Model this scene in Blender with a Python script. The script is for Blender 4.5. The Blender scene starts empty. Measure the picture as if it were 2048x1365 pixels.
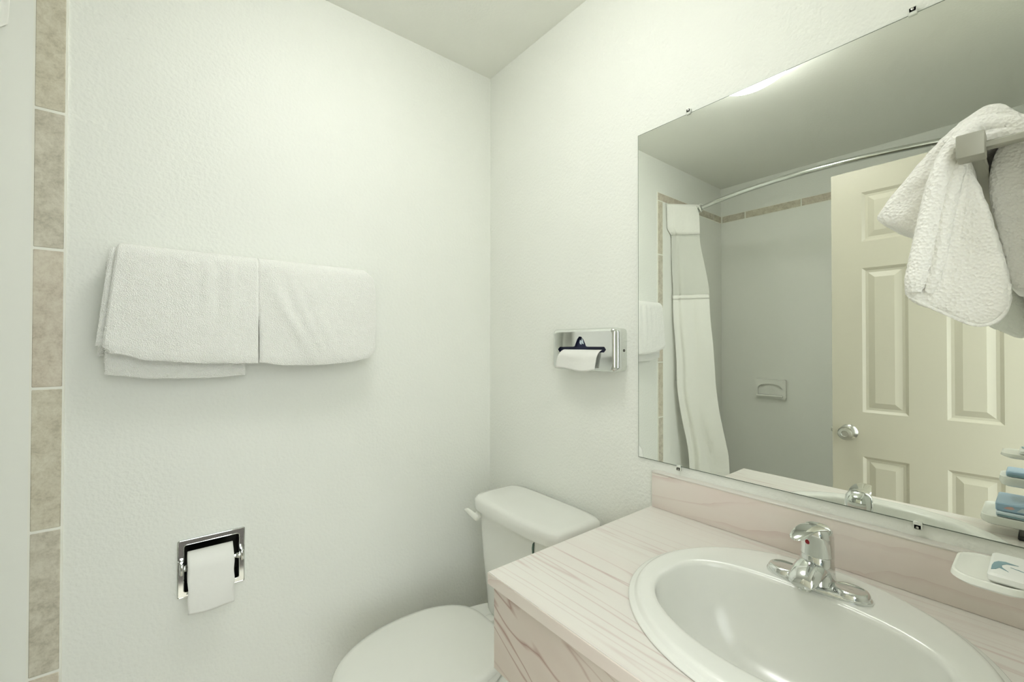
import bpy, bmesh, math, random
from mathutils import Vector, Matrix, noise

random.seed(7)
S = bpy.context.scene
COL = S.collection
PI = math.pi
R = math.radians

# ---------------------------------------------------------------- camera
YAW, PITCH, ROLL = R(51.267), R(0.551), R(0.062)
cam_d = bpy.data.cameras.new('camera')
cam = bpy.data.objects.new('camera', cam_d)
COL.objects.link(cam)
cam_d.sensor_fit = 'HORIZONTAL'
cam_d.sensor_width = 36.0
cam_d.lens = 15.084
cam_d.clip_start = 0.01
_f = Vector((math.cos(YAW) * math.cos(PITCH), math.sin(YAW) * math.cos(PITCH), math.sin(PITCH)))
_r0 = Vector((math.sin(YAW), -math.cos(YAW), 0))
_u0 = _r0.cross(_f)
_r = _r0 * math.cos(ROLL) + _u0 * math.sin(ROLL)
_u = _u0 * math.cos(ROLL) - _r0 * math.sin(ROLL)
M = Matrix((( _r.x, _u.x, -_f.x, -1.0156), (_r.y, _u.y, -_f.y, -1.4084), (_r.z, _u.z, -_f.z, 1.2879), (0, 0, 0, 1)))
cam.matrix_world = M
S.camera = cam

# ---------------------------------------------------------------- world, light level, view
LAMP_STRENGTH = 14.5
LAMP_COLOR = (0.99, 1.0, 0.985)
WORLD_COLOR = (0.95, 1.0, 0.99)
WORLD_STRENGTH = 2.7
w = bpy.data.worlds.new('world'); S.world = w
w.use_nodes = True
w.node_tree.nodes['Background'].inputs[0].default_value = (*WORLD_COLOR, 1)
w.node_tree.nodes['Background'].inputs[1].default_value = WORLD_STRENGTH
S.view_settings.view_transform = 'Standard'
S.view_settings.look = 'None'
S.view_settings.exposure = 0.37
S.view_settings.gamma = 1.0
S.view_settings.use_curve_mapping = False
S.cycles.diffuse_bounces = 5          # white room: let the light bounce
S.cycles.max_bounces = 6
S.cycles.adaptive_threshold = 0.1
S.cycles.adaptive_min_samples = 16

# ---------------------------------------------------------------- materials
def mat(name):
    m = bpy.data.materials.new(name); m.use_nodes = True
    nt = m.node_tree
    return m, nt, nt.nodes['Principled BSDF']

def setp(b, **k):
    for n, v in k.items():
        b.inputs[n.replace('_', ' ')].default_value = v

def coords(nt, scale=(1, 1, 1), kind='Object', rot=(0, 0, 0)):
    tc = nt.nodes.new('ShaderNodeTexCoord'); mp = nt.nodes.new('ShaderNodeMapping')
    mp.inputs['Scale'].default_value = scale; mp.inputs['Rotation'].default_value = rot
    nt.links.new(tc.outputs[kind], mp.inputs[0])
    return mp.outputs[0]

def add_bump(nt, b, height, strength=.2, dist=.002):
    bp = nt.nodes.new('ShaderNodeBump')
    bp.inputs['Strength'].default_value = strength; bp.inputs['Distance'].default_value = dist
    nt.links.new(height, bp.inputs['Height']); nt.links.new(bp.outputs[0], b.inputs['Normal'])

def noise_tex(nt, vec, scale, detail=3, rough=.55, dist=0.0):
    n = nt.nodes.new('ShaderNodeTexNoise')
    n.inputs['Scale'].default_value = scale; n.inputs['Detail'].default_value = detail
    n.inputs['Roughness'].default_value = rough; n.inputs['Distortion'].default_value = dist
    nt.links.new(vec, n.inputs['Vector'])
    return n.outputs['Fac']

def ramp(nt, fac, stops):
    r = nt.nodes.new('ShaderNodeValToRGB')
    e = r.color_ramp.elements
    while len(e) < len(stops): e.new(.5)
    for el, (p, c) in zip(e, stops):
        el.position = p; el.color = (*c, 1)
    nt.links.new(fac, r.inputs[0])
    return r.outputs[0]

def simple(name, color, rough=.5, metal=0.0, spec=.5, coat=0.0):
    m, nt, b = mat(name)
    setp(b, Base_Color=(*color, 1), Roughness=rough, Metallic=metal)
    b.inputs['Specular IOR Level'].default_value = spec
    b.inputs['Coat Weight'].default_value = coat
    b.inputs['Coat Roughness'].default_value = .08
    return m

def paint(name, color, rough=.55, bump=.18, scale=160):
    m, nt, b = mat(name)
    v = coords(nt)
    n1 = noise_tex(nt, v, scale, 1.5, .5)
    setp(b, Base_Color=(*color, 1), Roughness=rough)
    add_bump(nt, b, n1, bump, .003)
    return m

def terry(name, color, scale=520, st=.6, ds=.0021):
    m, nt, b = mat(name)
    v = coords(nt)
    vo = nt.nodes.new('ShaderNodeTexVoronoi'); vo.inputs['Scale'].default_value = scale
    nt.links.new(v, vo.inputs['Vector'])
    n2 = noise_tex(nt, v, 60, 1.5, .6)
    mx = nt.nodes.new('ShaderNodeMath'); mx.operation = 'MULTIPLY_ADD'
    nt.links.new(n2, mx.inputs[0]); mx.inputs[1].default_value = 1.5
    nt.links.new(vo.outputs['Distance'], mx.inputs[2])
    setp(b, Base_Color=(*color, 1), Roughness=.95)
    b.inputs['Sheen Weight'].default_value = .25
    b.inputs['Specular IOR Level'].default_value = .1
    add_bump(nt, b, mx.outputs[0], st, ds)
    return m

WALL = paint('wall_paint', (.872, .885, .828), .6, .5, 110)
CEIL = paint('ceiling_paint', (.90, .905, .845), .7, .15, 120)
SURR = simple('surround_gloss', (.93, .94, .88), .22)
PORC = simple('porcelain', (.845, .85, .80), .2, coat=.25)
SEATM = simple('seat_plastic', (.83, .835, .78), .22)
GROUT = simple('grout', (.90, .90, .82), .8)
CHROME = simple('chrome', (.80, .82, .80), .07, 1.0)
CHROME2 = simple('polished_steel', (.74, .76, .72), .16, 1.0)
SATIN = simple('satin_nickel', (.60, .60, .55), .28, 1.0)
MIRROR = simple('mirror_silver', (.955, .98, .93), .004, 1.0)
MBACK = simple('mirror_edge', (.16, .19, .15), .3)
RACKM = simple('shaded_rack_metal', (.40, .395, .33), .5, .35)  # shade of the unlit front face is put into this colour
ACRYL = simple('clear_clip', (.78, .80, .74), .15)
DOORM = paint('door_paint', (.555, .53, .425), .38, .06, 90)
TERRY = terry('terry_white', (.965, .965, .92), 420, .75, .0026)
TERRY2 = terry('terry_cloth_soft', (.955, .945, .89), 360, .65, .0022)
PAPER = paint('tissue_paper', (.88, .88, .84), .9, .25, 70)
BLACK = simple('black_plastic', (.012, .012, .012), .35)
DARK = simple('dark_inside', (.015, .018, .022), .5)
NAVY = simple('navy_card', (.008, .012, .045), .5)
BLUEP = simple('blue_print', (.36, .52, .66), .35)
BLUEL = simple('pale_blue_print', (.66, .76, .82), .35)
PINKP = simple('pink_print', (.70, .45, .42), .4)
TEAL = simple('teal_print', (.24, .38, .42), .5)
WHITEP = simple('white_plastic', (.85, .86, .79), .25)
WRAP = simple('white_wrapper', (.87, .88, .84), .4)
RED = simple('red_dot', (.28, .01, .015), .3)
GREENP = simple('green_print', (.06, .12, .09), .4)
FABRIC = paint('curtain_fabric', (.93, .93, .87), .8, .3, 60)
SEAM = simple('steel_seam', (.10, .10, .08), .4)

# sheer curtain window
SHEER, nt, b = mat('curtain_sheer')
setp(b, Base_Color=(.85, .86, .79, 1), Roughness=.6)
tr = nt.nodes.new('ShaderNodeBsdfTransparent'); mx = nt.nodes.new('ShaderNodeMixShader')
mx.inputs[0].default_value = .72
nt.links.new(tr.outputs[0], mx.inputs[1]); nt.links.new(b.outputs[0], mx.inputs[2])
nt.links.new(mx.outputs[0], nt.nodes['Material Output'].inputs[0])

# stone border tile
def stone(name, c1, c2, c3, seed):
    m, nt, b = mat(name)
    v = coords(nt, (1, 1, 1))
    mp = v.node; mp.inputs['Location'].default_value = (seed, seed * .7, seed * 1.3)
    n1 = noise_tex(nt, v, 34, 4, .7, .4)
    n2 = noise_tex(nt, v, 170, 2, .7)
    a = nt.nodes.new('ShaderNodeMath'); a.operation = 'MULTIPLY_ADD'
    nt.links.new(n2, a.inputs[0]); a.inputs[1].default_value = .45
    nt.links.new(n1, a.inputs[2])
    s = nt.nodes.new('ShaderNodeMath'); s.operation = 'SUBTRACT'
    nt.links.new(a.outputs[0], s.inputs[0]); s.inputs[1].default_value = .22
    col = ramp(nt, s.outputs[0], [(.30, c1), (.48, c2), (.68, c3)])
    nt.links.new(col, b.inputs['Base Color'])
    setp(b, Roughness=.45)
    add_bump(nt, b, n2, .15, .002)
    return m
STONES = [stone('stone_tile_a', (.50, .46, .35), (.63, .585, .46), (.72, .685, .56), 0.0),
          stone('stone_tile_b', (.51, .45, .35), (.64, .575, .465), (.72, .67, .55), 3.1),
          stone('stone_tile_c', (.47, .44, .345), (.60, .56, .455), (.70, .665, .555), 6.7)]

# pink veined laminate; veins run along y
def laminate(name, base, pink, vein, lo, hi, sc=(9, 1.6, 9), dens=3.0, rot=.12):
    m, nt, b = mat(name)
    v = coords(nt, sc, 'Object', (0, 0, rot))
    d = noise_tex(nt, v, 1.2, 4, .55, .6)
    add = nt.nodes.new('ShaderNodeVectorMath'); add.operation = 'ADD'
    cmb = nt.nodes.new('ShaderNodeCombineXYZ')
    k = nt.nodes.new('ShaderNodeMath'); k.operation = 'MULTIPLY'; k.inputs[1].default_value = .55
    nt.links.new(d, k.inputs[0])
    nt.links.new(k.outputs[0], cmb.inputs[0]); nt.links.new(k.outputs[0], cmb.inputs[2])
    nt.links.new(v, add.inputs[0]); nt.links.new(cmb.outputs[0], add.inputs[1])
    wv = nt.nodes.new('ShaderNodeTexWave'); wv.wave_type = 'BANDS'; wv.bands_direction = 'DIAGONAL'
    wv.wave_profile = 'SAW'
    wv.inputs['Scale'].default_value = dens; wv.inputs['Distortion'].default_value = 1.6
    wv.inputs['Detail'].default_value = 4; wv.inputs['Detail Scale'].default_value = 1.4
    nt.links.new(add.outputs[0], wv.inputs['Vector'])
    veins = ramp(nt, wv.outputs['Fac'], [(lo, (0, 0, 0)), (hi, (.55, .55, .55)), (1.0, (1, 1, 1))])
    cloud = noise_tex(nt, v, 1.7, 3, .5)
    ck = ramp(nt, cloud, [(.38, base), (.68, pink)])
    mask = noise_tex(nt, v, 2.3, 2, .5)
    mk = ramp(nt, mask, [(.40, (0, 0, 0)), (.62, (1, 1, 1))])
    mul = nt.nodes.new('ShaderNodeMix'); mul.data_type = 'RGBA'; mul.blend_type = 'MULTIPLY'
    mul.inputs['Factor'].default_value = 1
    nt.links.new(veins, mul.inputs[6]); nt.links.new(mk, mul.inputs[7])
    mix = nt.nodes.new('ShaderNodeMix'); mix.data_type = 'RGBA'
    nt.links.new(mul.outputs[2], mix.inputs['Factor'])
    nt.links.new(ck, mix.inputs[6]); mix.inputs[7].default_value = (*vein, 1)
    nt.links.new(mix.outputs[2], b.inputs['Base Color'])
    setp(b, Roughness=.3)
    return m
def veined(name, base, pink, vein, slope, across, along, lines):
    """laminate with thin veins that slope down along -y"""
    m, nt, b = mat(name)
    v = coords(nt, (1, 1, 1), 'Object', (slope, 0, 0))
    st = nt.nodes.new('ShaderNodeMapping'); st.inputs['Scale'].default_value = (across, along, across)
    nt.links.new(v, st.inputs[0]); sv = st.outputs[0]
    wob = noise_tex(nt, sv, 1.0, 3, .5, .3)
    n = noise_tex(nt, sv, 2.2, 2.5, .45, .15)
    mm = nt.nodes.new('ShaderNodeMath'); mm.operation = 'MULTIPLY'; mm.inputs[1].default_value = lines
    nt.links.new(n, mm.inputs[0])
    fr = nt.nodes.new('ShaderNodeMath'); fr.operation = 'PINGPONG'; fr.inputs[1].default_value = .5
    nt.links.new(mm.outputs[0], fr.inputs[0])
    line = ramp(nt, fr.outputs[0], [(.0, (1, 1, 1)), (.045, (.55, .55, .55)), (.15, (0, 0, 0))])
    mk = ramp(nt, wob, [(.36, (.12, .12, .12)), (.60, (1, 1, 1))])
    mul = nt.nodes.new('ShaderNodeMix'); mul.data_type = 'RGBA'; mul.blend_type = 'MULTIPLY'; mul.inputs['Factor'].default_value = 1
    nt.links.new(line, mul.inputs[6]); nt.links.new(mk, mul.inputs[7])
    ck = ramp(nt, noise_tex(nt, sv, 1.4, 3, .5), [(.35, base), (.68, pink)])
    mix = nt.nodes.new('ShaderNodeMix'); mix.data_type = 'RGBA'
    nt.links.new(mul.outputs[2], mix.inputs['Factor']); nt.links.new(ck, mix.inputs[6]); mix.inputs[7].default_value = (*vein, 1)
    nt.links.new(mix.outputs[2], b.inputs['Base Color']); setp(b, Roughness=.3)
    return m
LAM_APRON = veined('laminate_apron', (.73, .67, .60), (.68, .585, .52), (.40, .24, .20), R(-20), 6, 1.5, 7)
LAM_TOP = veined('laminate_top', (.79, .765, .71), (.775, .725, .675), (.62, .50, .465), 0, 8, .38, 9)
LAM_PALE = simple('laminate_pale', (.78, .745, .69), .3)
LAM_SPLASH = laminate('laminate_splash', (.80, .735, .67), (.78, .675, .62), (.66, .52, .48), .80, .98, (7, 1.6, 7), 1.4)

FLOORM, nt, b = mat('floor_vinyl')
v = coords(nt)
nt.links.new(ramp(nt, noise_tex(nt, v, 18, 5, .6), [(.3, (.50, .45, .36)), (.7, (.62, .57, .46))]), b.inputs['Base Color'])
setp(b, Roughness=.4)

CARPET = paint('carpet_pile', (.030, .022, .016), .95, .5, 300)
RECESS = simple('shaded_recess_chrome', (.035, .035, .03), .3, .8)  # chrome darkened in colour to stand in for shade inside the recess

LAMPM, nt, b = mat('lamp_glass')
setp(b, Base_Color=(.9, .9, .88, 1), Roughness=.4)
b.inputs['Emission Color'].default_value = (*LAMP_COLOR, 1)
b.inputs['Emission Strength'].default_value = LAMP_STRENGTH

# ---------------------------------------------------------------- mesh helpers
def link(name, me, m=None, parent=None, smooth=True, angle=38):
    o = bpy.data.objects.new(name, me); COL.objects.link(o)
    if m is not None: me.materials.append(m)
    if smooth and len(me.polygons):
        me.shade_smooth(); me.set_sharp_from_angle(angle=R(angle))
    if parent is not None: o.parent = parent
    return o

def mesh(verts, faces):
    me = bpy.data.meshes.new('mesh'); me.from_pydata([tuple(v) for v in verts], [], faces)
    bm = bmesh.new(); bm.from_mesh(me)
    bmesh.ops.recalc_face_normals(bm, faces=bm.faces)
    bm.to_mesh(me); bm.free(); me.update()
    return me

def from_bm(bm, recalc=True):
    if recalc: bmesh.ops.recalc_face_normals(bm, faces=bm.faces)
    me = bpy.data.meshes.new('mesh'); bm.to_mesh(me); bm.free()
    return me

def box_me(x0, x1, y0, y1, z0, z1, bev=0.0, seg=2):
    return boxes_me([(x0, x1, y0, y1, z0, z1)], bev, seg)

def boxes_me(lst, bev=0.0, seg=2):
    bm = bmesh.new()
    for (x0, x1, y0, y1, z0, z1) in lst:
        r = bmesh.ops.create_cube(bm, size=1)
        for v in r['verts']:
            v.co = Vector(((x0 + x1) / 2 + v.co.x * (x1 - x0), (y0 + y1) / 2 + v.co.y * (y1 - y0), (z0 + z1) / 2 + v.co.z * (z1 - z0)))
    if bev > 0:
        bmesh.ops.bevel(bm, geom=list(bm.edges), offset=bev, segments=seg, affect='EDGES', profile=.5)
    return from_bm(bm)

def loft(rings, cap0=True, cap1=True, closed=False):
    n = len(rings[0]); V = [p for r in rings for p in r]; F = []
    m = len(rings)
    for i in range(m - 1 if not closed else m):
        a = i * n; c = ((i + 1) % m) * n
        for j in range(n):
            k = (j + 1) % n
            F.append((a + j, a + k, c + k, c + j))
    if not closed:
        if cap0: F.append(tuple(range(n)))
        if cap1: F.append(tuple(range((m - 1) * n, m * n)))
    return mesh(V, F)

def tube_me(path, rad, n=14, cap=True):
    rings = []; path = [Vector(p) for p in path]
    up = None
    for i, p in enumerate(path):
        t = (path[min(i + 1, len(path) - 1)] - path[max(i - 1, 0)]).normalized()
        if up is None:
            up = Vector((0, 0, 1)) if abs(t.z) < .9 else Vector((1, 0, 0))
        a = t.cross(up).normalized(); up = a.cross(t).normalized()
        r = rad[i] if isinstance(rad, (list, tuple)) else rad
        rings.append([p + (a * math.cos(2 * PI * k / n) + up * math.sin(2 * PI * k / n)) * r for k in range(n)])
    return loft(rings, cap, cap)

def lathe_me(profile, origin, axis='z', n=40, cap0=True, cap1=True):
    """profile: list of (radius, height) along axis."""
    rings = []; o = Vector(origin)
    for r, h in profile:
        ring = []
        for k in range(n):
            c, s = r * math.cos(2 * PI * k / n), r * math.sin(2 * PI * k / n)
            ring.append(o + (Vector((c, s, h)) if axis == 'z' else Vector((h, c, s)) if axis == 'x' else Vector((c, h, s))))
        rings.append(ring)
    return loft(rings, cap0, cap1)

def rrect(cx, cy, hx, hy, r, n=6):
    pts = []
    for (sx, sy, a0) in ((1, 1, 0), (-1, 1, 90), (-1, -1, 180), (1, -1, 270)):
        for k in range(n + 1):
            a = R(a0 + 90 * k / n)
            pts.append((cx + sx * (hx - r) + r * math.cos(a), cy + sy * (hy - r) + r * math.sin(a)))
    return pts

def plate_me(outer, holes, to3, t0, t1):
    """flat plate with holes, extruded t0..t1; to3(u,v,t)->xyz"""
    bm = bmesh.new(); loops = []
    for lp in [outer] + holes:
        vs = [bm.verts.new(to3(u, v, t0)) for u, v in lp]
        es = [bm.edges.new((vs[i], vs[(i + 1) % len(vs)])) for i in range(len(vs))]
        loops.append((vs, es))
    bmesh.ops.triangle_fill(bm, use_beauty=True, use_dissolve=False, edges=[e for _, es in loops for e in es])
    front = list(bm.faces)
    new = {}
    for (vs, es), lp in zip(loops, [outer] + holes):
        for v, (u, w_) in zip(vs, lp): new[v] = bm.verts.new(to3(u, w_, t1))
    for f in front:
        bm.faces.new([new[v] for v in f.verts])
    for vs, es in loops:
        for i in range(len(vs)):
            a, c = vs[i], vs[(i + 1) % len(vs)]
            bm.faces.new((a, c, new[c], new[a]))
    return from_bm(bm)

def catmull(pts, per=8, closed=False):
    P = [Vector(p) for p in pts]; out = []; n = len(P)
    rng = range(n) if closed else range(n - 1)
    for i in rng:
        if closed: p0, p1, p2, p3 = P[i - 1], P[i], P[(i + 1) % n], P[(i + 2) % n]
        else: p0, p1, p2, p3 = P[max(i - 1, 0)], P[i], P[i + 1], P[min(i + 2, n - 1)]
        for k in range(per):
            t = k / per
            out.append(.5 * ((2 * p1) + (p2 - p0) * t + (2 * p0 - 5 * p1 + 4 * p2 - p3) * t * t + (3 * p1 - p0 - 3 * p2 + p3) * t ** 3))
    if not closed: out.append(P[-1])
    return out

def lerp(a, b, t): return a + (b - a) * t
def interp(x, tab):
    if x <= tab[0][0]: return tab[0][1]
    for (a, va), (c, vc) in zip(tab, tab[1:]):
        if x <= c:
            t = (x - a) / (c - a); t = t * t * (3 - 2 * t)
            return lerp(va, vc, t)
    return tab[-1][1]

def tag(o, label, cat, group=None, kind=None):
    o['label'] = label; o['category'] = cat
    if group: o['group'] = group
    if kind: o['kind'] = kind
    return o

def empty(name, loc, label, cat, group=None, kind=None):
    o = bpy.data.objects.new(name, None); COL.objects.link(o)
    o.empty_display_size = .05
    o.location = loc
    return tag(o, label, cat, group, kind)

def part(name, me, m, parent, smooth=True, angle=38):
    """mesh in world coordinates, parented to an empty at parent.location"""
    off = Vector(parent.location)
    p = parent
    while p.parent is not None:
        p = p.parent; off = off + Vector(p.location)
    me.transform(Matrix.Translation(-off))
    return link(name, me, m, parent, smooth, angle)

# ================================================================ the room
CE = 2.37
WX = -1.979       # tub wall
YC = -1.45        # wall with the doorway
DX0, DX1, DH = -1.245, -.60, 2.03

# back wall with an opening for the recessed paper holder
HX0, HX1, HZ0, HZ1 = -.984, -.853, .640, .772
wall_back = link('wall_back', boxes_me([(WX - .1, HX0, 0, .12, 0, CE), (HX1, .1, 0, .12, 0, CE),
                                        (HX0, HX1, 0, .12, 0, HZ0), (HX0, HX1, 0, .12, HZ1, CE), (HX0, HX1, .075, .12, HZ0, HZ1)]), WALL, smooth=False)
tag(wall_back, 'white textured wall behind the towels and toilet', 'wall', kind='structure')
wall_right = link('wall_right', box_me(0, .12, YC - .12, 0, 0, CE), WALL, smooth=False)
tag(wall_right, 'white textured wall that carries the big mirror', 'wall', kind='structure')
wall_left = link('wall_left', box_me(WX - .12, WX, YC - .12, 0, 0, CE), WALL, smooth=False)
tag(wall_left, 'white wall above the bathtub, seen in the mirror', 'wall', kind='structure')
wall_front = link('wall_front', boxes_me([(WX, DX0, YC - .12, YC, 0, CE), (DX1, 0, YC - .12, YC, 0, CE), (DX0, DX1, YC - .12, YC, DH, CE)]), WALL, smooth=False)
tag(wall_front, 'white wall with the open doorway', 'wall', kind='structure')
ceiling = link('ceiling', box_me(WX - .12, .12, YC - .12, .12, CE, CE + .1), CEIL, smooth=False)
tag(ceiling, 'plain off-white bathroom ceiling', 'ceiling', kind='structure')
floor = link('floor', box_me(WX - .12, .12, YC - .06, .12, -.1, 0), FLOORM, smooth=False)
carpet = link('floor', box_me(-3.2, 1.2, YC - 3.5, YC - .061, -.1, .0), CARPET, smooth=False)  # unseen floor, added near-black so the chrome paper holder reflects dark
tag(carpet, 'unseen carpet beyond the doorway, added dark for chrome reflections', 'carpet', kind='structure')
tag(floor, 'beige vinyl floor under the toilet', 'floor', kind='structure')

# door frame
jamb = link('trim_1', boxes_me([(DX0 + .0, DX0 + .012, YC - .12, YC + .0, 0, DH), (DX1 - .012, DX1, YC - .12, YC, 0, DH), (DX0, DX1, YC - .12, YC, DH - .012, DH)]), DOORM, smooth=False)
tag(jamb, 'cream door frame lining the doorway', 'door frame', kind='structure')
bb = link('baseboard_back', box_me(-1.2, 0, -.012, 0, 0, .08, .003), DOORM)
tag(bb, 'cream baseboard along the wall behind the toilet', 'baseboard', kind='structure')

# tub surround panels and the stone border
part_surr = link('surround_panel', box_me(WX, -1.2535, -.004, 0, .42, 2.126), SURR, wall_back, smooth=False)
part_surr2 = link('surround_panel', box_me(WX, WX + .004, YC, -.004, .42, 2.126), SURR, wall_left, smooth=False)
link('grout', box_me(-1.2535, -1.199, -.0045, 0, 0, 2.178), GROUT, wall_back, smooth=False)
link('grout', box_me(WX, -1.2535, -.0045, 0, 2.126, 2.178), GROUT, wall_back, smooth=False)
link('grout', box_me(WX, WX + .0045, YC, 0, 2.126, 2.178), GROUT, wall_left, smooth=False)
vz = [.0, .238, .551, .872, 1.190, 1.503, 1.816, 2.129]
for i in range(len(vz) - 1):
    link('border_tile', box_me(-1.250, -1.2025, -.0058, -.001, vz[i] + .0028, vz[i + 1] - .0028, .0015, 1), STONES[i % 3], wall_back)
hx = [-1.2025, -1.55, -1.871, WX + .006]
for i in range(len(hx) - 1):
    link('border_tile', box_me(hx[i + 1] + .003, hx[i] - (.003 if i else 0), -.0058, -.001, 2.1315, 2.1745, .0015, 1), STONES[(i + 1) % 3], wall_back)
hy = [-.010, -.162, -.485, -.808, -1.131, YC + .002]
for i in range(len(hy) - 1):
    link('border_tile', box_me(WX + .001, WX + .0058, hy[i + 1] + .003, hy[i] - .003, 2.1315, 2.1745, .0015, 1), STONES[(i + 2) % 3], wall_left)

# ================================================================ ceiling lamp (above the frame)
LX, LY = -.66, -.72
lamp = empty('ceiling_lamp', (LX, LY, CE), 'round white glass ceiling lamp above the room', 'lamp')
part('base_ring', lathe_me([(.085, 0), (.090, -.006), (.090, -.026), (.080, -.033)], (LX, LY, CE), n=48), SATIN, lamp)
part('lamp_shade', lathe_me([(.095, -.032), (.130, -.041), (.142, -.056), (.132, -.080), (.100, -.100), (.055, -.111), (.015, -.114)], (LX, LY, CE), n=48, cap0=True), LAMPM, lamp)
part('finial', lathe_me([(.004, -.110), (.010, -.115), (.010, -.122), (.003, -.128)], (LX, LY, CE), n=20), SATIN, lamp)

# ================================================================ door (seen in the mirror)
door = empty('door_1', (-1.235, YC + .01, 0), 'cream six-panel door standing open, reflected in the mirror', 'door', kind='structure')
dxf, dxb = -1.200, -1.235
dy0, dy1, dz0, dz1 = -1.430, -.836, .012, 2.009
cols = [(-1.078, -.938), (-1.318, -1.181)]
rows = [(.22, .838), (1.017, 1.603), (1.711, 1.913)]
ys = [dy0, -1.318, -1.181, -1.078, -.938, dy1]
bl = []
for a, c in ((ys[0], ys[1]), (ys[2], ys[3]), (ys[4], ys[5])): bl.append((dxb, dxf, a, c, dz0, dz1))
zs = [dz0, .22, .838, 1.017, 1.603, 1.711, 1.913, dz1]
for a, c in ((ys[1], ys[2]), (ys[3], ys[4])):
    for k in (0, 2, 4, 6): bl.append((dxb, dxf, a, c, zs[k], zs[k + 1]))
part('leaf', boxes_me(bl), DOORM, door, smooth=False)
for (ya, yb) in cols:
    for (za, zb) in rows:
        V = []; F = []
        for side, xf, sg in ((0, dxf, -1), (1, dxb, 1)):
            base = len(V)
            for ins, dep in ((0, 0), (.010, .008), (.019, .009), (.040, .001)):
                x = xf + sg * dep
                V += [(x, ya + ins, za + ins), (x, yb - ins, za + ins), (x, yb - ins, zb - ins), (x, ya + ins, zb - ins)]
            for k in range(3):
                for j in range(4):
                    a = base + k * 4 + j; c = base + k * 4 + (j + 1) % 4
                    F.append((a, c, c + 4, a + 4))
            F.append(tuple(base + 12 + j for j in range(4)))
        for j in range(4):
            c = (j + 1) % 4
            F.append((j, c, 16 + c, 16 + j))
        part('panel', mesh(V, F), DOORM, door, smooth=False)
kz, ky = .930, -.893
kn = part('door_knob', lathe_me([(.031, 0), (.031, .004), (.026, .010), (.013, .014), (.012, .030), (.020, .036), (.026, .046), (.0265, .056), (.022, .064), (.012, .067), (.010, .064), (.002, .064)], (dxf, ky, kz), 'x', 36), SATIN, door)
part('door_knob', lathe_me([(.031, 0), (.031, -.004), (.026, -.010), (.013, -.014), (.012, -.030), (.020, -.036), (.026, -.046), (.022, -.060), (.004, -.062)], (dxb, ky, kz), 'x', 36), SATIN, door)
part('latch_plate', box_me(-1.229, -1.206, dy1 - .002, dy1 + .0015, kz - .028, kz + .028, .001, 1), SATIN, door)
part('latch_bolt', box_me(-1.223, -1.212, dy1, dy1 + .009, kz - .008, kz + .008, .002, 1), SATIN, door)
for hz in (.25, 1.05, 1.80):
    part('hinge', tube_me([(-1.196, dy0 - .004, hz - .045), (-1.196, dy0 - .004, hz + .045)], .006, 12), SATIN, door)

# ================================================================ bathtub
tub = empty('bathtub', (-1.62, -.725, 0), 'white bathtub with rolled rim behind the shower curtain', 'bathtub')
cx_, cy_ = (-1.262 + WX + .006) / 2, -.725
hx_, hy_ = (-1.262 - (WX + .006)) / 2, .719
def tring(hx, hy, r, z): return [(x, y, z) for x, y in rrect(cx_, cy_, hx, hy, r, 8)]
part('tub_shell', loft([tring(hx_ - .01, hy_ - .002, .02, .0), tring(hx_ - .01, hy_ - .002, .02, .37), tring(hx_, hy_, .02, .385), tring(hx_, hy_, .02, .405), tring(hx_ - .008, hy_ - .008, .03, .415),
    tring(hx_ - .06, hy_ - .07, .10, .415), tring(hx_ - .075, hy_ - .085, .11, .40), tring(hx_ - .10, hy_ - .14, .13, .15), tring(hx_ - .14, hy_ - .20, .14, .09), tring(hx_ - .25, hy_ - .4, .1, .08)]), PORC, tub)
part('drain', lathe_me([(.03, 0), (.03, .004), (.02, .005)], (-1.62, -.30, .078), n=24), CHROME, tub)

# ================================================================ shower rod and curtain
def rod_x(y):
    t = (y + .725) / .725
    return -1.315 - .20 * t * t
rod = empty('shower_rod', (-1.5, -.725, 2.10), 'curved chrome shower curtain rod reflected in the mirror', 'curtain rod')
path = [(rod_x(y), y, 2.10) for y in [-.012 - 1.426 * k / 48 for k in range(49)]]
part('rod', tube_me(path, .0125, 16), CHROME2, rod)
part('flange', lathe_me([(.036, 0), (.036, -.006), (.024, -.016), (.017, -.03)], (rod_x(0), -.004, 2.10), 'y', 28), CHROME2, rod)
part('flange', lathe_me([(.036, 0), (.036, .006), (.024, .016), (.017, .03)], (rod_x(0), YC + .004, 2.10), 'y', 28), CHROME2, rod)

curtain = empty('shower_curtain', (-1.4, -.1, .45), 'white shower curtain with sheer top window pushed to the wall', 'curtain')
# near-wall edge and free edge lines (x, y) by height, folds between them
cL = [(.42, (-1.44, -.085)), (.57, (-1.42, -.075)), (1.08, (-1.36, -.032)), (1.58, (-1.345, -.018)), (1.94, (-1.335, -.010)), (1.985, (-1.296, -.008)), (2.13, (-1.290, -.008))]
cR = [(.42, (-1.47, -.315)), (.57, (-1.46, -.290)), (1.09, (-1.45, -.215)), (1.58, (-1.45, -.182)), (1.95, (-1.45, -.125)), (2.13, (-1.45, -.115))]
def cpt(u, z, ph=0.0, amp=1.0):
    xl, yl = interp(z, [(a, p[0]) for a, p in cL]), interp(z, [(a, p[1]) for a, p in cL])
    xr, yr = interp(z, [(a, p[0]) for a, p in cR]), interp(z, [(a, p[1]) for a, p in cR])
    x, y = lerp(xl, xr, u), lerp(yl, yr, u)
    n = Vector((yr - yl, -(xr - xl), 0)).normalized()
    hang = 1.0 if z > 1.95 else .55
    a = amp * (.012 if z > 1.95 else .012 - .006 * u) * math.sin(u ** .6 * PI * 5.3 + ph) * hang * (1.25 - .9 * u)
    a += .010 * noise.noise(Vector((u * 3, z * 4.5, 2.0)))
    x += abs(n.x) * a; y += n.y * a * .4
    return (x, min(y, -.012), z)
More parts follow.
